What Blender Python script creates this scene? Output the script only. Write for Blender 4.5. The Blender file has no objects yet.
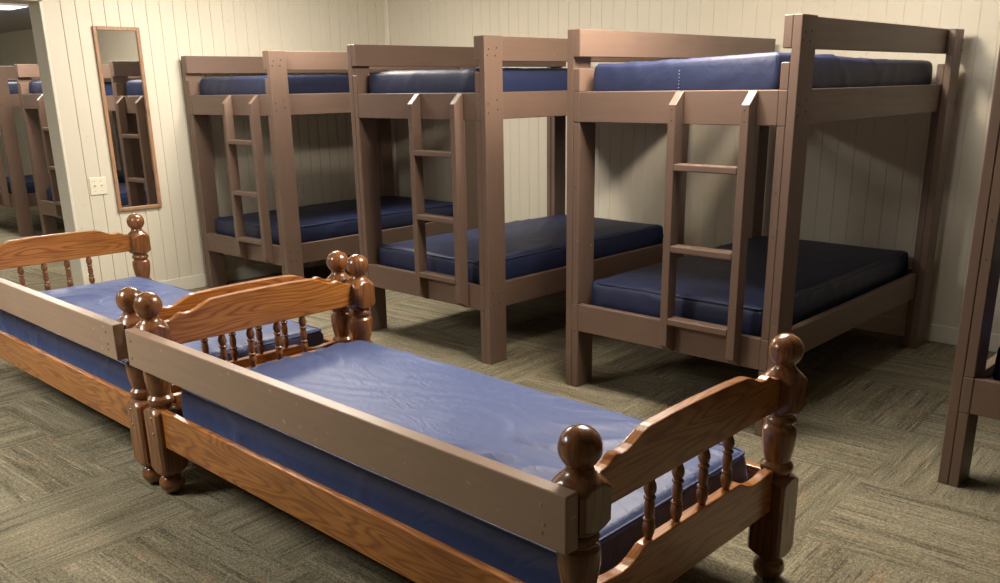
import bpy, bmesh, math, random
from mathutils import Vector, Matrix, noise

random.seed(7)
SC = bpy.context.scene
COL = SC.collection
PI = math.pi

# ------------------------------------------------------------------ camera
cam_d = bpy.data.cameras.new('camera')
cam = bpy.data.objects.new('camera', cam_d)
COL.objects.link(cam)
_r = Vector((0.73016663, 0.68306906, -0.0165334))
_u = Vector((-0.19134078, 0.22764328, 0.95476031))
_f = Vector((-0.65593094, 0.6939706, -0.2969165))
m = Matrix.Identity(4)
for i in range(3):
    m[i][0], m[i][1], m[i][2] = _r[i], _u[i], -_f[i]
m.translation = Vector((2.7833, -3.4431, 1.5150))
cam.matrix_world = m
cam_d.sensor_width = 36.0
cam_d.lens = 36.0 * 0.8846
cam_d.shift_y = 0.0682
cam_d.clip_start = 0.05
SC.camera = cam

# ------------------------------------------------------------------ view, world
SC.view_settings.view_transform = 'Standard'
SC.view_settings.look = 'None'
SC.view_settings.gamma = 1.0
SC.view_settings.use_curve_mapping = False
SC.view_settings.exposure = -0.08
world = bpy.data.worlds.new('world')
SC.world = world
world.use_nodes = True
world.node_tree.nodes['Background'].inputs['Color'].default_value = (0.9, 0.92, 1.0, 1)
world.node_tree.nodes['Background'].inputs['Strength'].default_value = 0.006

# ------------------------------------------------------------------ ceiling lamps (their light) and added lights
CEIL = 2.42


def panel_lamp(name, x, y, power, sx=0.6, sy=1.2, col=(1.0, 0.945, 0.87)):
    ld = bpy.data.lights.new(name, 'AREA')
    ld.shape = 'RECTANGLE'
    ld.size, ld.size_y = sx, sy
    ld.energy = power
    ld.color = col
    o = bpy.data.objects.new(name, ld)
    o.location = (x, y, CEIL - 0.03)
    COL.objects.link(o)
    return o


def side_light(name, x, y, power, col=(1.0, 0.91, 0.78)):
    # point light added just below the ceiling to throw light sideways too
    ld = bpy.data.lights.new(name, 'POINT')
    ld.energy = power
    ld.color = col
    ld.shadow_soft_size = 0.11
    o = bpy.data.objects.new(name, ld)
    o.location = (x, y, CEIL - 0.13)
    COL.objects.link(o)


panel_lamp('lamp_over_row', 0.90, -0.10, 52)
panel_lamp('lamp_over_row', -2.33, 0.00, 52)
for dy in (-0.35, 0.25):
    side_light('side_light_over_row', 0.52, -0.10 + dy, 58, (1.0, 0.85, 0.68))  # added lights, set off the panel to brighten the large bunk's guard rail
    side_light('side_light_over_row', -2.33, dy, 28, (1.0, 0.88, 0.73))
panel_lamp('lamp_over_aisle', -1.30, -3.70, 104)
panel_lamp('light_beyond', -6.2, -0.05, 40)
side_light('side_light_beyond', -6.2, -0.05, 60, (1.0, 0.85, 0.68))  # added to brighten the distant bunk's guard rail
panel_lamp('light_beyond', -8.16, -0.02, 70)
panel_lamp('light_beyond', -5.60, -3.9, 62)  # unseen light added for the partition's end cap and the distant bunk fronts
side_light('side_light_beyond', -11.3, -1.6, 35)  # unseen light added to brighten the deep end of the far room


# ------------------------------------------------------------------ node helpers
class NT:
    def __init__(self, name):
        self.m = bpy.data.materials.new(name)
        self.m.use_nodes = True
        self.t = self.m.node_tree
        self.b = self.t.nodes['Principled BSDF']

    def n(self, typ, **kw):
        nd = self.t.nodes.new(typ)
        for k, v in kw.items():
            setattr(nd, k, v)
        return nd

    def put(self, sock, v):
        if isinstance(v, bpy.types.NodeSocket):
            self.t.links.new(v, sock)
        elif v is not None:
            sock.default_value = v

    def math(self, op, a, b=None, c=None):
        nd = self.n('ShaderNodeMath', operation=op)
        for s, v in zip(nd.inputs, (a, b, c)):
            self.put(s, v)
        return nd.outputs[0]

    def noise(self, vec, scale, detail=3.0, rough=0.55, dist=0.0):
        nd = self.n('ShaderNodeTexNoise')
        self.put(nd.inputs['Vector'], vec)
        nd.inputs['Scale'].default_value = scale
        nd.inputs['Detail'].default_value = detail
        nd.inputs['Roughness'].default_value = rough
        nd.inputs['Distortion'].default_value = dist
        return nd.outputs['Fac']

    def ramp(self, fac, stops):
        nd = self.n('ShaderNodeValToRGB')
        e = nd.color_ramp.elements
        while len(e) < len(stops):
            e.new(0.5)
        for el, (p, c) in zip(e, stops):
            el.position = p
            el.color = (c[0], c[1], c[2], 1) if isinstance(c, (tuple, list)) else (c, c, c, 1)
        self.put(nd.inputs[0], fac)
        return nd.outputs[0]

    def mix(self, fac, a, b, blend='MIX'):
        nd = self.n('ShaderNodeMix', data_type='RGBA', blend_type=blend)
        self.put(nd.inputs[0], fac)
        for s, v in ((nd.inputs[6], a), (nd.inputs[7], b)):
            if isinstance(v, tuple):
                v = (v[0], v[1], v[2], 1)
            self.put(s, v)
        return nd.outputs[2]

    def coord(self, scale=(1, 1, 1), rand=True):
        tc = self.n('ShaderNodeTexCoord')
        v = tc.outputs['Object']
        if rand:
            oi = self.n('ShaderNodeObjectInfo')
            k = self.math('MULTIPLY', oi.outputs['Random'], 37.0)
            cb = self.n('ShaderNodeCombineXYZ')
            for i in range(3):
                self.put(cb.inputs[i], k)
            ad = self.n('ShaderNodeVectorMath', operation='ADD')
            self.put(ad.inputs[0], v)
            self.put(ad.inputs[1], cb.outputs[0])
            v = ad.outputs[0]
        mp = self.n('ShaderNodeVectorMath', operation='MULTIPLY')
        self.put(mp.inputs[0], v)
        mp.inputs[1].default_value = scale
        return mp.outputs[0]

    def bump(self, h, strength=0.2, dist=0.01):
        nd = self.n('ShaderNodeBump')
        nd.inputs['Strength'].default_value = strength
        nd.inputs['Distance'].default_value = dist
        self.put(nd.inputs['Height'], h)
        self.put(self.b.inputs['Normal'], nd.outputs[0])

    def set(self, **kw):
        names = dict(color='Base Color', rough='Roughness', metal='Metallic', spec='Specular IOR Level',
                     coat='Coat Weight', coat_rough='Coat Roughness', sheen='Sheen Weight')
        for k, v in kw.items():
            if isinstance(v, tuple):
                v = (v[0], v[1], v[2], 1)
            self.put(self.b.inputs[names[k]], v)
        return self.m


def mat_paint(name, c, chips=0.0, rough=0.42, cut=0.735):
    n = NT(name)
    v = n.coord((1.2, 16, 16))
    g = n.noise(v, 3.0, 4)
    big = n.noise(n.coord((1, 1, 1)), 4.0, 3)
    col = n.mix(n.math('MULTIPLY', big, 0.6), tuple(x * 0.88 for x in c), tuple(x * 1.25 for x in c))
    col = n.mix(n.ramp(g, [(0.35, 0.0), (0.8, 0.35)]), col, tuple(x * 0.72 for x in c))
    if chips:
        ch = n.noise(n.coord((30, 45, 45)), 1.0, 2, 0.5)
        gate = n.noise(n.coord((3, 3, 3)), 1.3, 1)
        f = n.math('MULTIPLY', n.ramp(ch, [(cut, 0.0), (cut + 0.025, 1.0)]), n.ramp(gate, [(0.45, 0.0), (0.6, 1.0)]))
        col = n.mix(n.math('MULTIPLY', f, chips), col, (0.55, 0.45, 0.34))
    n.bump(g, 0.12, 0.004)
    return n.set(color=col, rough=n.math('ADD', n.math('MULTIPLY', g, 0.15), rough - 0.08), spec=0.5)


def mat_pine(name, light, mid, dark, freq=30.0, rough=0.30, coat=0.35):
    n = NT(name)
    v = n.coord((1.1, 9, 9))
    a = n.noise(v, 1.3, 2, 0.4, 0.15)
    rings = n.math('SINE', n.math('MULTIPLY', a, freq * 3.0))
    rings = n.math('ADD', n.math('MULTIPLY', rings, 0.5), 0.5)
    rings = n.math('POWER', rings, 2.2)
    fine = n.noise(n.coord((3, 90, 90)), 2.0, 3)
    col = n.mix(rings, light, mid)
    col = n.mix(n.ramp(fine, [(0.45, 0.0), (0.75, 0.65)]), col, dark)
    blot = n.noise(n.coord((2, 5, 5)), 1.6, 2)
    col = n.mix(n.ramp(blot, [(0.5, 0.0), (0.8, 0.55)]), col, dark)
    vo = n.n('ShaderNodeTexVoronoi')
    n.put(vo.inputs['Vector'], n.coord((2.2, 4.5, 4.5)))
    vo.inputs['Scale'].default_value = 1.0
    knot = n.ramp(vo.outputs['Distance'], [(0.05, 1.0), (0.12, 0.0)])
    col = n.mix(n.math('MULTIPLY', knot, 0.8), col, tuple(x * 0.45 for x in dark))
    n.bump(fine, 0.05, 0.003)
    return n.set(color=col, rough=rough, coat=coat, coat_rough=0.17)


def mat_vinyl(name, c, rough=0.3, sheen=0.15, ribs=False, bump=0.28):
    n = NT(name)
    v = n.coord((1, 1, 1))
    w = n.noise(n.coord((3.0, 7.0, 5.0)), 1.4, 4, 0.6, 1.2)
    ridge = n.math('ABSOLUTE', n.math('SUBTRACT', w, 0.5))
    ridge = n.ramp(ridge, [(0.0, 1.0), (0.10, 0.15), (0.4, 0.0)])
    h = n.math('MULTIPLY', ridge, 0.5 if ribs else 1.0)
    if ribs:
        tc = n.coord((1, 1, 1), rand=False)
        wv = n.n('ShaderNodeTexWave', wave_type='BANDS', bands_direction='Y')
        n.put(wv.inputs['Vector'], tc)
        wv.inputs['Scale'].default_value = 55.0
        wv.inputs['Distortion'].default_value = 1.2
        wv.inputs['Detail'].default_value = 1.0
        h = n.math('ADD', h, n.math('MULTIPLY', wv.outputs['Fac'], 0.10))
    fine = n.noise(v, 60.0, 2)
    h = n.math('ADD', h, n.math('MULTIPLY', fine, 0.05))
    n.bump(h, bump, 0.005)
    col = n.mix(n.noise(v, 3.0, 2), tuple(x * 0.85 for x in c), tuple(x * 1.15 for x in c))
    n.b.inputs['Sheen Tint'].default_value = (0.42, 0.56, 1.0, 1)
    n.b.inputs['Sheen Roughness'].default_value = 0.4
    return n.set(color=col, rough=rough, spec=0.5, sheen=sheen)


def mat_plain(name, c, rough=0.5, metal=0.0, spec=0.5, emit=None):
    n = NT(name)
    v = n.coord((1, 1, 1))
    g = n.noise(v, 14.0, 3)
    col = n.mix(g, tuple(x * 0.93 for x in c), tuple(min(1, x * 1.06) for x in c))
    mm = n.set(color=col, rough=rough, metal=metal, spec=spec)
    if emit:
        n.b.inputs['Emission Color'].default_value = (1, 0.97, 0.92, 1)
        n.b.inputs['Emission Strength'].default_value = emit
    return mm


def mat_wall(name, c, rough=0.45):
    n = NT(name)
    v = n.coord((1, 1, 1), rand=False)
    big = n.noise(v, 1.1, 3)
    grain = n.noise(n.coord((38, 38, 1.6), rand=False), 1.0, 3)
    speck = n.noise(v, 26.0, 2)
    col = n.mix(big, tuple(x * 0.93 for x in c), tuple(min(1, x * 1.05) for x in c))
    col = n.mix(n.ramp(speck, [(0.70, 0.0), (0.74, 0.3)]), col, tuple(x * 0.6 for x in c))
    n.bump(grain, 0.18, 0.004)
    return n.set(color=col, rough=rough, spec=0.45)


def mat_carpet():
    n = NT('carpet')
    T = 0.612
    tc = n.n('ShaderNodeTexCoord')
    mp = n.n('ShaderNodeMapping', vector_type='POINT')
    n.put(mp.inputs['Vector'], tc.outputs['Object'])
    a = 0.05
    mp.inputs['Rotation'].default_value = (0, 0, -a)
    # tile corner at (1.628, -0.123)
    cx, cy = 1.628, -0.123
    mp.inputs['Location'].default_value = (-(cx * math.cos(-a) - cy * math.sin(-a)) + T * 20, -(cx * math.sin(-a) + cy * math.cos(-a)) + T * 20, 0)
    sp = n.n('ShaderNodeSeparateXYZ')
    n.put(sp.inputs[0], mp.outputs[0])
    u, v = sp.outputs[0], sp.outputs[1]
    iu = n.math('FLOOR', n.math('DIVIDE', u, T))
    iv = n.math('FLOOR', n.math('DIVIDE', v, T))
    par = n.math('MODULO', n.math('ADD', iu, iv), 2.0)      # even: streaks run along v
    inv = n.math('SUBTRACT', 1.0, par)
    along = n.math('ADD', n.math('MULTIPLY', v, inv), n.math('MULTIPLY', u, par))
    across = n.math('ADD', n.math('MULTIPLY', u, inv), n.math('MULTIPLY', v, par))
    seed = n.math('ADD', n.math('MULTIPLY', iu, 3.7), n.math('MULTIPLY', iv, 7.3))

    def vec(sa, sc):
        cb = n.n('ShaderNodeCombineXYZ')
        n.put(cb.inputs[0], n.math('MULTIPLY', along, sa))
        n.put(cb.inputs[1], n.math('MULTIPLY', across, sc))
        n.put(cb.inputs[2], seed)
        return cb.outputs[0]
    broad = n.noise(vec(0.9, 17), 1.0, 3, 0.6)
    thin = n.noise(vec(3.5, 75), 1.0, 2, 0.6)
    loop = n.noise(vec(85, 140), 1.0, 2, 0.6)
    grain = n.noise(vec(190, 230), 1.0, 1, 0.5)
    col = n.ramp(broad, [(0.30, (0.118, 0.105, 0.070)), (0.46, (0.202, 0.180, 0.118)), (0.62, (0.270, 0.243, 0.166))])
    col = n.mix(n.ramp(thin, [(0.58, 0.0), (0.66, 0.75)]), col, (0.062, 0.056, 0.048))
    col = n.mix(n.ramp(thin, [(0.32, 0.6), (0.40, 0.0)]), col, (0.44, 0.40, 0.28))
    rust = n.noise(vec(4.0, 60), 1.37, 1, 0.5)
    gate = n.noise(vec(2.0, 5.0), 1.9, 1, 0.5)
    rf = n.math('MULTIPLY', n.ramp(rust, [(0.60, 0.0), (0.68, 0.6)]), n.ramp(gate, [(0.52, 0.0), (0.62, 1.0)]))
    col = n.mix(rf, col, (0.44, 0.235, 0.125))
    col = n.mix(n.ramp(loop, [(0.34, 0.55), (0.47, 0.0)]), col, (0.080, 0.068, 0.036))
    col = n.mix(n.ramp(loop, [(0.54, 0.0), (0.70, 0.5)]), col, (0.46, 0.42, 0.30))
    col = n.mix(n.ramp(grain, [(0.34, 0.4), (0.46, 0.0)]), col, (0.080, 0.068, 0.038))
    col = n.mix(n.ramp(grain, [(0.56, 0.0), (0.68, 0.3)]), col, (0.50, 0.45, 0.31))
    n.bump(n.math('ADD', n.math('MULTIPLY', loop, 0.7), n.math('MULTIPLY', grain, 0.4)), 0.6, 0.01)
    return n.set(color=col, rough=0.95, spec=0.1)


PAINT = mat_paint('brown_paint', (0.165, 0.107, 0.079), chips=0.35)
GUARD_PAINT = mat_paint('scuffed_tan_brown_paint', (0.37, 0.255, 0.180), chips=1.0, cut=0.69, rough=0.36)
RAW_DECK = mat_paint('deck_board', (0.13, 0.085, 0.06))
PINE = mat_pine('honey_pine', (0.49, 0.195, 0.044), (0.28, 0.088, 0.018), (0.19, 0.060, 0.013))
WALNUT = mat_pine('turned_brown_wood', (0.27, 0.111, 0.039), (0.185, 0.068, 0.023), (0.080, 0.028, 0.009), freq=18, rough=0.26, coat=0.55)
NAVY = mat_vinyl('navy_vinyl', (0.014, 0.0225, 0.068), rough=0.52, sheen=0.0, bump=0.12)
BLUE = mat_vinyl('blue_ribbed_vinyl', (0.058, 0.083, 0.205), rough=0.46, sheen=0.7, ribs=True, bump=0.42)
NAVY_CORD = mat_plain('navy_cord', (0.014, 0.022, 0.065), 0.5)
BLUE_CORD = mat_plain('blue_cord', (0.05, 0.072, 0.18), 0.5)
THREAD = mat_plain('pale_thread', (0.16, 0.20, 0.34), 0.6)
SCREW = mat_plain('screw', (0.03, 0.025, 0.022), 0.5)
SWITCH_SCREW = mat_plain('dull_screw', (0.45, 0.42, 0.32), 0.4)
BOLT = mat_plain('steel', (0.45, 0.40, 0.33), 0.35, 1.0)
WALL = mat_wall('cream_panel', (0.67, 0.625, 0.51))
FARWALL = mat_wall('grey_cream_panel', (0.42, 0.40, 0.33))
TRIMW = mat_plain('cream_trim', (0.72, 0.685, 0.58), 0.4)
CEILM = mat_plain('ceiling_board', (0.50, 0.48, 0.46), 0.8)
FRAMEW = mat_pine('mirror_frame_wood', (0.40, 0.23, 0.13), (0.33, 0.18, 0.10), (0.22, 0.11, 0.06), rough=0.4, coat=0.1)
SWITCHM = mat_plain('ivory_plastic', (0.78, 0.74, 0.58), 0.35)
LENS = mat_plain('lamp_lens', (0.9, 0.9, 0.88), 0.5, emit=3.0)
LAMPFRAME = mat_plain('lamp_frame', (0.75, 0.74, 0.7), 0.4)
n_ = NT('mirror_glass')
MIRROR = n_.set(color=n_.mix(n_.noise(n_.coord(), 6.0, 2), (0.90, 0.91, 0.90), (0.93, 0.94, 0.93)), rough=0.02, metal=1.0)

# ------------------------------------------------------------------ object helpers
ROT = {'X': Matrix.Identity(3), 'Y': Matrix.Rotation(PI / 2, 3, 'Z'), 'Z': Matrix.Rotation(-PI / 2, 3, 'Y')}


def tag(o, label=None, cat=None, group=None, kind=None):
    for k, v in (('label', label), ('category', cat), ('group', group), ('kind', kind)):
        if v:
            o[k] = v
    return o


def obj(name, bm, mats, parent=None, origin=(0, 0, 0), long='X', smooth=None):
    """Link a bmesh given in the parent's axes; the mesh's own X runs along LONG (so that the grain follows the board)."""
    me = bpy.data.meshes.new(name)
    R = ROT[long]
    bmesh.ops.translate(bm, verts=bm.verts, vec=-Vector(origin))
    bmesh.ops.transform(bm, matrix=R.inverted().to_4x4(), verts=bm.verts)
    bmesh.ops.recalc_face_normals(bm, faces=bm.faces)
    bm.to_mesh(me)
    bm.free()
    for mt in (mats if isinstance(mats, (list, tuple)) else [mats]):
        me.materials.append(mt)
    if smooth:
        for p in me.polygons:
            p.use_smooth = True
        if smooth < 179:
            me.set_sharp_from_angle(angle=math.radians(smooth))
    o = bpy.data.objects.new(name, me)
    COL.objects.link(o)
    o.location = origin
    o.rotation_euler = R.to_euler()
    o.parent = parent
    return o


def empty(name, loc, rz=0.0, parent=None):
    o = bpy.data.objects.new(name, None)
    o.empty_display_size = 0.1
    COL.objects.link(o)
    o.location = loc
    o.rotation_euler = (0, 0, rz)
    o.parent = parent
    return o


def add_box(bm, x0, x1, y0, y1, z0, z1, bev=0.003, seg=1, mi=0):
    nb = bmesh.new()
    bmesh.ops.create_cube(nb, size=1.0)
    bmesh.ops.scale(nb, vec=(x1 - x0, y1 - y0, z1 - z0), verts=nb.verts)
    bmesh.ops.translate(nb, vec=((x0 + x1) / 2, (y0 + y1) / 2, (z0 + z1) / 2), verts=nb.verts)
    if bev:
        bmesh.ops.bevel(nb, geom=nb.edges[:], offset=bev, segments=seg, affect='EDGES', profile=0.5)
    merge(bm, nb, mi)


def merge(bm, nb, mi=0):
    mp = {v: bm.verts.new(v.co) for v in nb.verts}
    for f in nb.faces:
        try:
            g = bm.faces.new([mp[v] for v in f.verts])
            g.material_index = mi
            g.smooth = f.smooth
        except ValueError:
            pass
    nb.free()


def add_prism(bm, pts, axis, a0, a1, bev=0.0, seg=1, mi=0):
    """Extrude a polygon of 2-D points along AXIS ('X': points are y,z; 'Y': x,z; 'Z': x,y)."""
    nb = bmesh.new()

    def co(p, a):
        return {'X': (a, p[0], p[1]), 'Y': (p[0], a, p[1]), 'Z': (p[0], p[1], a)}[axis]
    A = [nb.verts.new(co(p, a0)) for p in pts]
    B = [nb.verts.new(co(p, a1)) for p in pts]
    nb.faces.new(A)
    nb.faces.new(B[::-1])
    k = len(pts)
    for i in range(k):
        nb.faces.new((A[i], A[(i + 1) % k], B[(i + 1) % k], B[i]))
    bmesh.ops.recalc_face_normals(nb, faces=nb.faces)
    if bev:
        caps = [e for e in nb.edges if abs(e.verts[0].co['XYZ'.index(axis)] - e.verts[1].co['XYZ'.index(axis)]) < 1e-6]
        bmesh.ops.bevel(nb, geom=caps, offset=bev, segments=seg, affect='EDGES', profile=0.5)
    merge(bm, nb, mi)


def add_lathe(bm, prof, cx, cy, n=40, half=None, corner=None, mi=0):
    """prof: (z, r). With HALF the turned form is clipped by a square post of that half width, corners cut at CORNER."""
    nb = bmesh.new()
    rows = []
    for z, r in prof:
        row = []
        for i in range(n):
            t = 2 * PI * i / n
            rr = r
            if half:
                lim = half / max(abs(math.cos(t)), abs(math.sin(t)))
                c45 = corner / (abs(math.cos(t)) + abs(math.sin(t))) * math.sqrt(2)
                rr = min(r, lim, c45)
            row.append(nb.verts.new((cx + rr * math.cos(t), cy + rr * math.sin(t), z)))
        rows.append(row)
    for a, b in zip(rows, rows[1:]):
        for i in range(n):
            nb.faces.new((a[i], a[(i + 1) % n], b[(i + 1) % n], b[i]))
    nb.faces.new(rows[0][::-1])
    nb.faces.new(rows[-1])
    merge(bm, nb, mi)


def add_disc(bm, c, axis, r=0.004, h=0.0015, mi=0):
    nb = bmesh.new()
    bmesh.ops.create_cone(nb, cap_ends=True, segments=10, radius1=r, radius2=r * 0.8, depth=h * 2)
    R = {'-Y': Matrix.Rotation(PI / 2, 4, 'X'), '+X': Matrix.Rotation(PI / 2, 4, 'Y'), '+Z': Matrix.Identity(4)}[axis]
    bmesh.ops.transform(nb, matrix=Matrix.Translation(c) @ R, verts=nb.verts)
    merge(bm, nb, mi)


def dense(pts, step=0.004):
    out = []
    for (z0, r0), (z1, r1) in zip(pts, pts[1:]):
        k = max(1, int(max(abs(z1 - z0), abs(r1 - r0)) / step))
        for i in range(k):
            f = i / k
            out.append((z0 + (z1 - z0) * f, r0 + (r1 - r0) * f))
    out.append(pts[-1])
    return out


def copy_tree(o, parent=None):
    c = o.copy()
    COL.objects.link(c)
    c.parent = parent
    for ch in list(o.children):
        copy_tree(ch, c)
    return c


# ------------------------------------------------------------------ the room
XL, YB, XR, YF, XF = -3.75, 2.05, 8.5, -10.5, -14.0
PART_END = -0.902


def struct(name, bm, mt, smooth=None):
    o = obj(name, bm, mt, smooth=smooth)
    o['kind'] = 'structure'
    return o


bm = bmesh.new()
add_box(bm, XF, XR, YF, YB + 0.2, -0.08, 0.0, 0)
struct('floor', bm, mat_carpet())
bm = bmesh.new()
add_box(bm, XF, XR, YF, YB + 0.2, CEIL, CEIL + 0.08, 0)
struct('ceiling', bm, CEILM)


def grooved(a0, a1, face, back, pitch=0.1015, gw=0.0035, gd=0.007, start=0.0):
    """Outline of a panelled wall seen from above: (along, depth) points with V-cut grooves on the face side."""
    sgn = -1 if back < face else 1
    pts = [(a0, back), (a0, face)]
    a = a0 + start
    k = 0
    while a < a1 - 0.02:
        if a > a0 + 0.02:
            w = gw * (0.8 + 0.5 * ((k * 37) % 11) / 11)
            pts += [(a - w, face), (a - w * 0.6, face + sgn * gd), (a + w * 0.6, face + sgn * gd), (a + w, face)]
        a += pitch * (1.0 + 0.06 * (((k * 53) % 17) / 17 - 0.5))
        k += 1
    pts += [(a1, face), (a1, back)]
    return pts


bm = bmesh.new()
add_prism(bm, grooved(XF, XR, YB, YB + 0.15, gw=0.0016, gd=0.0028), 'Z', 0.0, CEIL)
struct('wall_back', bm, WALL)
bm = bmesh.new()
pts = [(p[1], p[0]) for p in grooved(PART_END, YB, XL, XL - 0.18, gw=0.0045, start=0.115)]
add_prism(bm, pts, 'Z', 0.0, CEIL)
struct('wall_left', bm, WALL)
bm = bmesh.new()
add_box(bm, XL - 0.18, XL, YF, PART_END - 0.02, 2.095, CEIL, 0.003)
struct('wall_header', bm, WALL)
bm = bmesh.new()
add_box(bm, XF - 0.1, XF, YF, YB, 0, CEIL, 0)
struct('wall_far', bm, FARWALL)
bm = bmesh.new()
add_box(bm, XR, XR + 0.1, YF, YB, 0, CEIL, 0)
struct('wall_right', bm, WALL)
bm = bmesh.new()
add_box(bm, XF, XR, YF - 0.1, YF, 0, CEIL, 0)
struct('wall_front', bm, WALL)
bm = bmesh.new()
add_box(bm, XL, XR, YB - 0.012, YB, 0.0, 0.105, 0.003)
struct('baseboard_back', bm, TRIMW)
bm = bmesh.new()
add_box(bm, XL, XL + 0.012, PART_END, YB - 0.012, 0.0, 0.105, 0.003)
struct('baseboard_left', bm, TRIMW)
bm = bmesh.new()
add_box(bm, XL - 0.187, XL + 0.004, PART_END - 0.02, PART_END, 0.0, 2.095, 0.003)
struct('trim_1', bm, TRIMW)                                     # cap on the partition's free end
bm = bmesh.new()
add_box(bm, XL, XL + 0.055, YB - 0.02, YB, 0.105, CEIL, 0.004)
struct('trim_2', bm, TRIMW)                                     # corner strip

# ------------------------------------------------------------------ wall mirror and light switch
MY0, MY1, MZ0, MZ1 = -0.598, -0.262, 0.668, 1.95
mir = tag(empty('wall_mirror', (XL, (MY0 + MY1) / 2, MZ0)), 'tall narrow mirror in a thin brown wooden frame on the cream wall', 'mirror')
fy, fz = (MY1 - MY0) / 2, MZ1 - MZ0
fw = 0.026
bm = bmesh.new()
add_box(bm, 0.001, 0.022, -fy, -fy + fw, 0, fz, 0.004, 2)
add_box(bm, 0.001, 0.022, fy - fw, fy, 0, fz, 0.004, 2)
add_box(bm, 0.001, 0.022, -fy + fw, fy - fw, 0, fw, 0.004, 2)
add_box(bm, 0.001, 0.022, -fy + fw, fy - fw, fz - fw, fz, 0.004, 2)
obj('frame', bm, FRAMEW, mir, long='Z')
bm = bmesh.new()
add_box(bm, 0.004, 0.010, -fy + fw - 0.002, fy - fw + 0.002, fw - 0.002, fz - fw + 0.002, 0)
obj('glass', bm, MIRROR, mir)

sw = tag(empty('light_switch', (XL, -0.715, 0.866)), 'small ivory double light switch plate on the wall beside the mirror', 'light switch')
bm = bmesh.new()
add_box(bm, 0.0005, 0.008, -0.06, 0.06, -0.062, 0.062, 0.004, 2)
obj('plate', bm, SWITCHM, sw)
for s in (-1, 1):
    bm = bmesh.new()
    add_box(bm, 0.007, 0.009, s * 0.025 - 0.007, s * 0.025 + 0.007, -0.014, 0.014, 0.001)
    add_prism(bm, [(0.008, -0.004), (0.020, 0.006), (0.020, 0.011), (0.008, 0.008)], 'Y', s * 0.025 - 0.004, s * 0.025 + 0.004, 0.001)
    t_ = obj('toggle', bm, SWITCHM, sw)
    bm = bmesh.new()
    add_disc(bm, (0.0085, s * 0.025, 0.034), '+X', 0.004, 0.001)
    obj('screw', bm, SWITCH_SCREW, sw)
    bm = bmesh.new()
    add_disc(bm, (0.0085, s * 0.025, -0.034), '+X', 0.004, 0.001)
    obj('screw', bm, SWITCH_SCREW, sw)

# ------------------------------------------------------------------ the ceiling light seen through the opening
cl = tag(empty('ceiling_light', (-8.16, -0.02, CEIL)), 'glowing white rectangular ceiling light beyond the end of the cream wall', 'ceiling light')
bm = bmesh.new()
add_box(bm, -0.315, -0.29, -0.615, 0.615, -0.022, 0, 0.003)
add_box(bm, 0.29, 0.315, -0.615, 0.615, -0.022, 0, 0.003)
add_box(bm, -0.29, 0.29, -0.615, -0.59, -0.022, 0, 0.003)
add_box(bm, -0.29, 0.29, 0.59, 0.615, -0.022, 0, 0.003)
obj('frame', bm, LAMPFRAME, cl)
bm = bmesh.new()
add_box(bm, -0.29, 0.29, -0.59, 0.59, -0.016, -0.006, 0)
obj('diffuser', bm, LENS, cl)

# ------------------------------------------------------------------ bunk bed
T = 0.038
BW, BL, BH = 1.157, 1.942, 1.756
GB, UT, UB, LT, LB, PW = 1.633, 1.477, 1.337, 0.445, 0.305, 0.135


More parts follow.
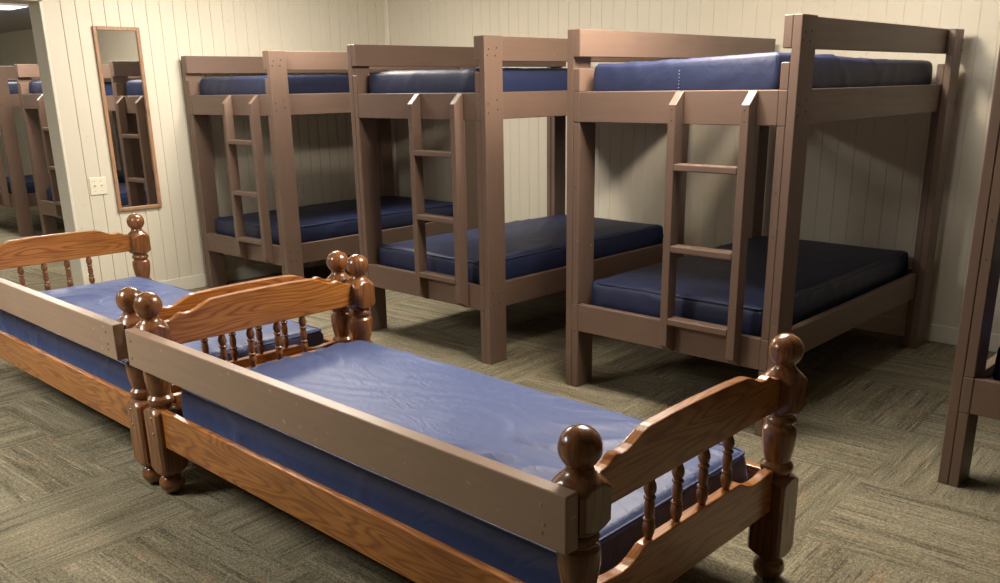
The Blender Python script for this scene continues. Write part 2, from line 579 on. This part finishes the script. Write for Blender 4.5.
def make_bunk():
    root = empty('bunk_bed', (0, 0, 0))
    # posts: a full-height outer board with shorter blocks behind it that carry the rails
    for sx in (0, 1):
        for sy in (0, 1):
            def X(a, b):
                return (a, b) if sx == 0 else (BW - b, BW - a)

            def Y(a, b):
                return (a, b) if sy == 0 else (BL - b, BL - a)
            bm = bmesh.new()
            add_box(bm, *X(0, T), *Y(0, PW), 0, BH, 0.0035, 2)
            for z0, z1 in ((0, LB), (LT, UB), (UT, UT + 0.105)):
                add_box(bm, *X(T + 0.0008, 2 * T), *Y(0.001, PW - 0.004), z0, z1 - 0.001, 0.003)
            if sx == 1:
                for z in (1.70, 1.66, 1.43, 1.38, 0.41, 0.35):
                    for dy in (0.03, 0.09):
                        yy = Y(dy + random.uniform(-.01, .01), 0)[0]
                        add_disc(bm, (BW, yy, z + random.uniform(-.012, .012)), '+X', 0.0058, 0.001, mi=1)
            if sy == 0:
                for z in (0.9, 1.05):
                    add_disc(bm, ((T * 1.5) if sx == 0 else BW - T * 1.5, 0.001, z + random.uniform(-.03, .03)), '-Y', 0.004, 0.001, mi=1)
            cx = sum(X(0, T)) / 2
            cy = sum(Y(0, PW)) / 2
            obj('post', bm, [PAINT, SCREW], root, (cx, cy, 0), 'Z')

    def board(name, x0, x1, y0, y1, z0, z1, long, mt=PAINT, bev=0.0035):
        bm = bmesh.new()
        add_box(bm, x0, x1, y0, y1, z0, z1, bev, 2)
        return obj(name, bm, mt, root, ((x0 + x1) / 2, (y0 + y1) / 2, (z0 + z1) / 2), long)
    for x0, x1 in ((T + 0.0005, 2 * T), (BW - 2 * T, BW - T - 0.0005)):
        board('guard_rail', x0, x1, 0.0, BL, GB, BH, 'Y')
        board('side_rail', x0, x1, 0.0, BL, UB, UT, 'Y')
        board('side_rail', x0, x1, 0.0, BL, LB, LT, 'Y')
    for y0, y1 in ((0.0, T), (BL - T, BL)):
        for z0, z1 in ((UB, UT), (LB, LT)):
            board('end_rail', 2 * T + 0.0006, BW - 2 * T - 0.0006, y0 + 0.002, y1, z0, z1, 'X')
    for z in (UT - 0.058, LT - 0.058):
        board('deck', 2 * T + 0.001, BW - 2 * T - 0.001, T + 0.001, BL - T - 0.001, z, z + 0.018, 'Y', RAW_DECK, 0)
    # ladder
    lad = empty('ladder', (0.80, 0.0, 0.0), parent=root)
    dp = 0.064
    for x0 in (-0.191, 0.153):
        bm = bmesh.new()
        add_prism(bm, [(0.0005, 0.304), (0.0005, 1.474), (-0.006, 1.474), (-dp, 1.420), (-dp, 0.345)], 'X', x0, x0 + 0.038, 0.003, 2)
        for z in (1.40, 1.355):
            add_disc(bm, (x0 + 0.019, -dp, z), '-Y', 0.004, 0.001, mi=1)
        obj('stile', bm, [PAINT, SCREW], lad, (x0 + 0.019, -dp / 2, 0), 'Z')
    for z in (1.173, 0.815, 0.479):
        bm = bmesh.new()
        add_box(bm, -0.1525, 0.1525, -dp - 0.002, -0.002, z - 0.031, z, 0.005, 2)
        obj('rung', bm, PAINT, lad, (0, -dp / 2, z - 0.015), 'X')
    return root


# ------------------------------------------------------------------ mattress
def make_mattress(name, L, W, H, mt, along='Y', seed=0, wrinkle=0.004, crown=0.012, rad=0.035, nx=70, ny=34, bead=True, dip=None):
    """Soft slab, origin at the middle of its underside, long side along X or Y."""
    hx, hy, hz = L / 2, W / 2, H / 2
    bm = bmesh.new()
    cache = {}

    def shape(p):
        q = Vector((max(-hx + rad, min(hx - rad, p.x)), max(-hy + rad, min(hy - rad, p.y)), max(-hz + rad, min(hz - rad, p.z))))
        d = p - q
        # corners in plan a bit rounder
        if d.length > 1e-9:
            p = q + d.normalized() * rad
        nrm = d.normalized() if d.length > 1e-9 else Vector((0, 0, 1))
        fx, fy_ = 1 - (p.x / hx) ** 2, 1 - (p.y / hy) ** 2
        side = 1 - (p.z / hz) ** 2
        p = p.copy()
        if nrm.z > 0.1:
            p.z += crown * max(0, fx) ** 0.5 * max(0, fy_) ** 0.5 * nrm.z
        if abs(nrm.x) > abs(nrm.z):
            p.x += 0.008 * side * (1 if nrm.x > 0 else -1)
        if abs(nrm.y) > abs(nrm.z):
            p.y += 0.008 * side * (1 if nrm.y > 0 else -1)
        a_ = p.x * 0.93 + p.y * 0.36
        b_ = p.y * 0.93 - p.x * 0.36
        sv = Vector((a_ * 1.9 + seed * 3.1, b_ * 2.6 + seed, p.z * 3 + seed * 0.7))
        wv = noise.noise(sv)
        sv2 = Vector((a_ * 2.3 + wv * 0.5 + seed, b_ * 10.0 + wv * 2.6 + seed * 2, p.z * 4))
        ridge = 1.5 * max(0.0, 1 - abs(noise.noise(sv2)) * 4.0) ** 2
        ridge *= min(1.0, max(0.0, 0.55 + 1.3 * noise.noise(Vector((p.x * 2.3 - seed, p.y * 2.9, 1.7)))))
        big = noise.noise(Vector((p.x * 2 + seed, p.y * 2.2, seed)))
        if nrm.z > -0.5:
            p += nrm * (wrinkle * (ridge * 0.9 + big * 0.9 - 0.3))
        if dip and nrm.z > 0.3:
            p.z += dip(p.x, p.y)
        return p

    def vert(p):
        k = (round(p.x, 5), round(p.y, 5), round(p.z, 5))
        if k not in cache:
            cache[k] = bm.verts.new(shape(p) + Vector((0, 0, hz)))
        return cache[k]

    def spread(h, n):
        # finer near the edges so that the rounding is smooth
        e = [-h, -h + rad * 0.15, -h + rad * 0.35, -h + rad * 0.62, -h + rad]
        k = max(2, n)
        inner = [-h + rad + (2 * h - 2 * rad) * i / k for i in range(1, k)]
        return e + inner + [-x for x in e[::-1]]
    xs, ys, zs = spread(hx, nx), spread(hy, ny), spread(hz, 5)

    def sheet(A, B, fn, flip):
        for a0, a1 in zip(A, A[1:]):
            for b0, b1 in zip(B, B[1:]):
                q = [vert(fn(a0, b0)), vert(fn(a1, b0)), vert(fn(a1, b1)), vert(fn(a0, b1))]
                if len(set(q)) < 4:
                    continue
                try:
                    bm.faces.new(q[::-1] if flip else q)
                except ValueError:
                    pass
    sheet(xs, ys, lambda a, b: Vector((a, b, hz)), False)
    sheet(xs, ys, lambda a, b: Vector((a, b, -hz)), True)
    sheet(xs, zs, lambda a, b: Vector((a, -hy, b)), False)
    sheet(xs, zs, lambda a, b: Vector((a, hy, b)), True)
    sheet(ys, zs, lambda a, b: Vector((-hx, a, b)), True)
    sheet(ys, zs, lambda a, b: Vector((hx, a, b)), False)
    for f in bm.faces:
        f.smooth = True
    root = obj(name, bm, mt, None, smooth=180)
    if bead:
        # sewn edge bead round the top
        path = []
        off = rad * 0.30
        k = 160
        ax, ay = hx - off * 0.6, hy - off * 0.6
        loop = []
        for i in range(60):
            loop.append((-ax + rad + (2 * ax - 2 * rad) * i / 60, -ay))
        for i in range(6):
            t = -PI / 2 + PI / 2 * i / 6
            loop.append((ax - rad + rad * math.cos(t), -ay + rad + rad * math.sin(t)))
        for i in range(30):
            loop.append((ax, -ay + rad + (2 * ay - 2 * rad) * i / 30))
        for i in range(6):
            t = PI / 2 * i / 6
            loop.append((ax - rad + rad * math.cos(t), ay - rad + rad * math.sin(t)))
        for i in range(60):
            loop.append((ax - rad - (2 * ax - 2 * rad) * i / 60, ay))
        for i in range(6):
            t = PI / 2 + PI / 2 * i / 6
            loop.append((-ax + rad + rad * math.cos(t), ay - rad + rad * math.sin(t)))
        for i in range(30):
            loop.append((-ax, ay - rad - (2 * ay - 2 * rad) * i / 30))
        for i in range(6):
            t = PI + PI / 2 * i / 6
            loop.append((-ax + rad + rad * math.cos(t), -ay + rad + rad * math.sin(t)))
        nb = bmesh.new()
        N = len(loop)
        rows = []
        for i, (x, y) in enumerate(loop):
            x0, y0 = loop[i - 1]
            x1, y1 = loop[(i + 1) % N]
            tx = Vector((x1 - x0, y1 - y0, 0)).normalized()
            nn = Vector((tx.y, -tx.x, 0))
            zz = H - off + 0.0025 * noise.noise(Vector((x * 4 + seed, y * 4, 3.3)))
            rr = 0.0045
            rows.append([nb.verts.new(Vector((x, y, zz)) + nn * (rr * math.cos(a) + 0.002) + Vector((0, 0, rr * math.sin(a)))) for a in (0, PI / 3, 2 * PI / 3, PI, 4 * PI / 3, 5 * PI / 3)])
        for i in range(N):
            a, b = rows[i], rows[(i + 1) % N]
            for j in range(6):
                nb.faces.new((a[j], a[(j + 1) % 6], b[(j + 1) % 6], b[j]))
        for f in nb.faces:
            f.smooth = True
        obj('piping', nb, BLUE_CORD if mt is BLUE else NAVY_CORD, root, smooth=180)
    if along == 'Y':
        root.rotation_euler = (0, 0, PI / 2)
    return root


bunk0 = make_bunk()
GB_ = 'brown bunk beds in a row along the back wall'
GM_ = 'navy mattresses of the bunk beds'
ML, MW = 1.72, 0.93


def swell(x, y):
    # the top mattress of the large bunk stands higher at its near outer corner
    f = max(0.0, -x / (ML / 2)) ** 0.7
    g = max(0.0, min(1.0, 0.5 - y / MW))
    return 0.024 * f * g * g


mat_big = make_mattress('mattress', ML + 0.09, MW, 0.163, NAVY, seed=2, wrinkle=0.005, crown=0.012, rad=0.026, bead=False, dip=swell)
mat_up = make_mattress('mattress', ML + 0.07, MW, 0.160, NAVY, seed=4, wrinkle=0.004, crown=0.010, rad=0.024, bead=False)
mat_low = make_mattress('mattress', ML + 0.06, MW + 0.01, 0.155, NAVY, seed=5, wrinkle=0.006, crown=0.016, rad=0.030)

BUNKS = [
    # x, y, rz, what the bunk is called, how its mattresses are told apart
    (0.0, 0.0, 0.0, 'large brown wooden bunk bed right of centre with a ladder, nearest the camera', 'the large bunk right of centre', (0.0, 0.0)),
    (-1.692, 0.009, -0.0167, 'brown wooden bunk bed with ladder in the middle of the row', 'the middle bunk of the row', (0.0, -0.01)),
    (-3.700, 0.015, 0.0052, 'brown wooden bunk bed in the corner just right of the mirror', 'the corner bunk beside the mirror', (0.0, 0.0)),
    (1.853, 0.020, -0.017, 'brown wooden bunk bed cut off by the right edge, one post showing', 'the bunk cut off at the right edge', (0.0, 0.0)),
    (-7.08, 0.027, 0.0, 'distant brown bunk bed partly hidden by the end of the cream wall', 'the distant bunk next to the cream wall end', (0.0, 0.0)),
    (-8.882, 0.033, 0.0, 'distant brown bunk bed cut off at the far left edge', 'the distant bunk at the far left edge', (0.0, 0.0)),
]
for i, (x, y, rz, lab, where, _) in enumerate(BUNKS):
    b = bunk0 if i == 0 else copy_tree(bunk0)
    b.location = (x, y, 0)
    b.rotation_euler = (0, 0, rz)
    b.scale.z = hs = 1.018 if x < -5 else 1.0
    tag(b, lab, 'bunk bed', GB_)
    c, s = math.cos(rz), math.sin(rz)
    for tier, z in (('top', UT - 0.039), ('bottom', LT - 0.039)):
        if tier == 'top':
            mcopy = mat_big if i == 0 else (mat_up if i == 1 else copy_tree(mat_up))
        else:
            mcopy = mat_low if i == 0 else copy_tree(mat_low)
        lx, ly = BW / 2 - 0.004, 0.075 + ML / 2 + (0.025 if tier == 'bottom' else 0.03)
        if x > 1.5 and tier == 'bottom':
            lx, ly = lx + 0.01, ly + 0.018
        mcopy.location = (x + c * lx - s * ly, y + s * lx + c * ly, z * hs)
        mcopy.rotation_euler = (0, 0, PI / 2 + rz + random.uniform(-.006, .006))
        tag(mcopy, 'navy mattress on the %s tier of %s' % (tier, where), 'mattress', GM_)
# the stitched seam on the near end of the large bunk's top mattress
bm = bmesh.new()
for k in range(7):
    z = 0.035 + k * 0.014
    add_box(bm, -ML / 2 - 0.0575, -ML / 2 - 0.0505, -0.014, -0.0105, z, z + 0.005, 0.0006)
obj('stitched_seam', bm, THREAD, mat_big)['label'] = 'pale stitched seam'

# ------------------------------------------------------------------ single beds with turned posts
SL, SW = 2.035, 0.969
POST_PROF = dense([
    (0.078, 0.030), (0.082, 0.040), (0.096, 0.054), (0.120, 0.080), (0.332, 0.080), (0.348, 0.067), (0.361, 0.050), (0.365, 0.042),
    (0.371, 0.043), (0.379, 0.0485), (0.388, 0.0500), (0.398, 0.0480), (0.405, 0.042), (0.409, 0.0385), (0.414, 0.0385),
    (0.420, 0.041), (0.445, 0.0460), (0.475, 0.0500), (0.500, 0.0510), (0.514, 0.0490), (0.520, 0.0440), (0.524, 0.0390), (0.529, 0.0390),
    (0.533, 0.0440), (0.541, 0.0480), (0.550, 0.0455), (0.556, 0.040), (0.560, 0.040), (0.566, 0.049), (0.580, 0.068), (0.592, 0.080),
    (0.650, 0.080), (0.664, 0.071), (0.678, 0.060), (0.690, 0.048), (0.698, 0.039), (0.704, 0.034), (0.712, 0.031)])
BALL_PROF = [(0.757 - 0.0505 * math.cos(PI * k / 24), max(0.0005, 0.0505 * math.sin(PI * k / 24))) for k in range(0, 25)]
BALL_PROF = [(0.706, 0.030), (0.711, 0.029)] + [p for p in BALL_PROF if p[0] > 0.7165]
BUN_PROF = [(0.0440 - 0.0435 * math.cos(PI * k / 20), max(0.0005, 0.0490 * math.sin(PI * k / 20))) for k in range(0, 17)] + [(0.0835, 0.026), (0.088, 0.026)]
SP = [(0, .0075), (.06, .0095), (.14, .0135), (.21, .0145), (.27, .0120), (.30, .0095), (.315, .0130), (.335, .0140), (.355, .0130), (.37, .0095),
      (.45, .0118), (.53, .0125), (.60, .0112), (.65, .0095), (.665, .0130), (.685, .0140), (.705, .0130), (.72, .0095),
      (.76, .0125), (.82, .0150), (.89, .0135), (.95, .0100), (1.0, .0090)]


def top_rail_outline():
    half = SW / 2 - 0.050
    right = [(0.0, 0.742), (0.12, 0.741), (0.225, 0.737), (0.240, 0.735), (0.262, 0.728), (0.285, 0.718), (0.305, 0.709), (0.325, 0.7035), (0.345, 0.702),
             (0.358, 0.7055), (0.366, 0.707), (0.374, 0.704), (0.388, 0.695), (0.402, 0.689), (0.415, 0.686), (half, 0.684)]
    lo = 0.586
    return [(-s, z) for s, z in right[::-1]] + right[1:] + [(half, lo), (-half, lo)]


def low_rail_outline():
    half = SW / 2 - 0.050
    right = [(0.0, 0.420), (0.225, 0.419), (0.238, 0.417), (0.258, 0.407), (0.280, 0.396), (0.305, 0.3885), (0.33, 0.3860), (0.355, 0.3870), (0.385, 0.3910), (0.41, 0.3925), (half, 0.392)]
    lo = 0.256
    return [(-s, z) for s, z in right[::-1]] + right[1:] + [(half, lo), (-half, lo)]


def make_single():
    root = empty('single_bed', (0, 0, 0))
    for px in (0.0, SL):
        end = 'headboard' if px == 0 else 'footboard'
        for py in (0.0, SW):
            bm = bmesh.new()
            add_lathe(bm, POST_PROF, px, py, 64, 0.0545, 0.0700)
            post = obj('post', bm, WALNUT, root, (px, py, 0), 'Z', smooth=28)
            out = -1 if py == 0 else 1
            for (fn, prof) in (('ball_finial', BALL_PROF), ('bun_foot', BUN_PROF)):
                b2 = bmesh.new()
                add_lathe(b2, prof, 0, 0, 40)
                o2 = obj(fn, b2, WALNUT, None, (0, 0, 0), 'Z', smooth=60)
                o2.parent = post
                o2.rotation_euler = (0, 0, 0)
                o2.location = (0, 0, 0)
            for z in (0.325, 0.262):
                b3 = bmesh.new()
                nb = bmesh.new()
                bmesh.ops.create_uvsphere(nb, u_segments=12, v_segments=6, radius=0.0065)
                bmesh.ops.scale(nb, vec=(1, 0.45, 1), verts=nb.verts)
                bmesh.ops.translate(nb, vec=(px - (0.012 if px else -0.012), py + out * 0.0550, z), verts=nb.verts)
                merge(b3, nb)
                obj('bolt', b3, BOLT, root, smooth=80)
        bm = bmesh.new()
        pts = [(SW / 2 + s, z) for s, z in top_rail_outline()]
        add_prism(bm, pts, 'X', px - 0.016, px + 0.016, 0.004, 2)
        obj(end + '_top_rail', bm, PINE, root, (px, SW / 2, 0.65), 'Y')
        bm = bmesh.new()
        pts = [(SW / 2 + s, z) for s, z in low_rail_outline()]
        add_prism(bm, pts, 'X', px - 0.016, px + 0.016, 0.004, 2)
        obj(end + '_lower_rail', bm, PINE, root, (px, SW / 2, 0.33), 'Y')
        for k in range(4):
            y = SW / 2 - 0.015 + (k - 1.5) * 0.1265
            bm = bmesh.new()
            add_lathe(bm, [(0.416 + 0.173 * t, r * 1.15) for t, r in SP], px, y, 20)
            obj('spindle', bm, WALNUT, root, (px, y, 0.5), 'Z', smooth=50)
    for y0, y1 in ((-0.032, -0.004), (SW + 0.004, SW + 0.032)):
        bm = bmesh.new()
        add_box(bm, 0.050, SL - 0.050, y0, y1, 0.212, 0.360, 0.004, 2)
        obj('side_rail', bm, PINE, root, (SL / 2, (y0 + y1) / 2, 0.29), 'X')
    bm = bmesh.new()
    add_box(bm, 0.050, SL - 0.050, 0.0, SW, 0.226, 0.240, 0)
    obj('deck', bm, RAW_DECK, root, (SL / 2, SW / 2, 0.233), 'X')
    bm = bmesh.new()
    add_box(bm, -0.008, SL + 0.042, -0.0975, -0.0550, 0.545, 0.684, 0.004, 2)
    for xx, zz in ((0.025, 0.580), (0.030, 0.645), (SL - 0.028, 0.578), (SL - 0.022, 0.60), (SL - 0.03, 0.645)):
        add_disc(bm, (xx, -0.0975, zz), '-Y', 0.006, 0.0012, mi=1)
    g = obj('guard_board', bm, [GUARD_PAINT, BOLT], root, (SL / 2, -0.075, 0.6145), 'X')
    g['label'] = 'scuffed tan-brown painted guard board'
    return root


sb = make_single()
sb.location = (-0.354, -2.015, 0)
sb.rotation_euler = (0, 0, -0.006)
tag(sb, 'low wooden single bed in the foreground with ball-topped posts and blue mattress', 'bed', 'single beds with turned posts end to end')
sb2 = copy_tree(sb)
sb2.location = (-2.528, -2.004, 0)
sb2.rotation_euler = (0, 0, -0.007)
tag(sb2, 'low wooden single bed cut off at the left, headboard under the mirror', 'bed', 'single beds with turned posts end to end')

bmat = make_mattress('mattress', 1.908, 0.868, 0.203, BLUE, along='X', seed=9, wrinkle=0.011, crown=0.024, rad=0.032, nx=110, ny=56)
bmat.location = (-0.354 + 0.066 + 0.954, -2.015 + 0.038 + 0.434, 0.2405)
bmat.rotation_euler = (0, 0, -0.006)
tag(bmat, 'shiny wrinkled blue mattress on the foreground single bed', 'mattress', 'blue mattresses of the single beds')
bmat2 = copy_tree(bmat)
bmat2.location = (-2.528 + 0.066 + 0.954, -2.004 + 0.038 + 0.434, 0.2405)
bmat2.rotation_euler = (0, 0, -0.007 + PI)
tag(bmat2, 'blue mattress on the single bed cut off at the left', 'mattress', 'blue mattresses of the single beds')
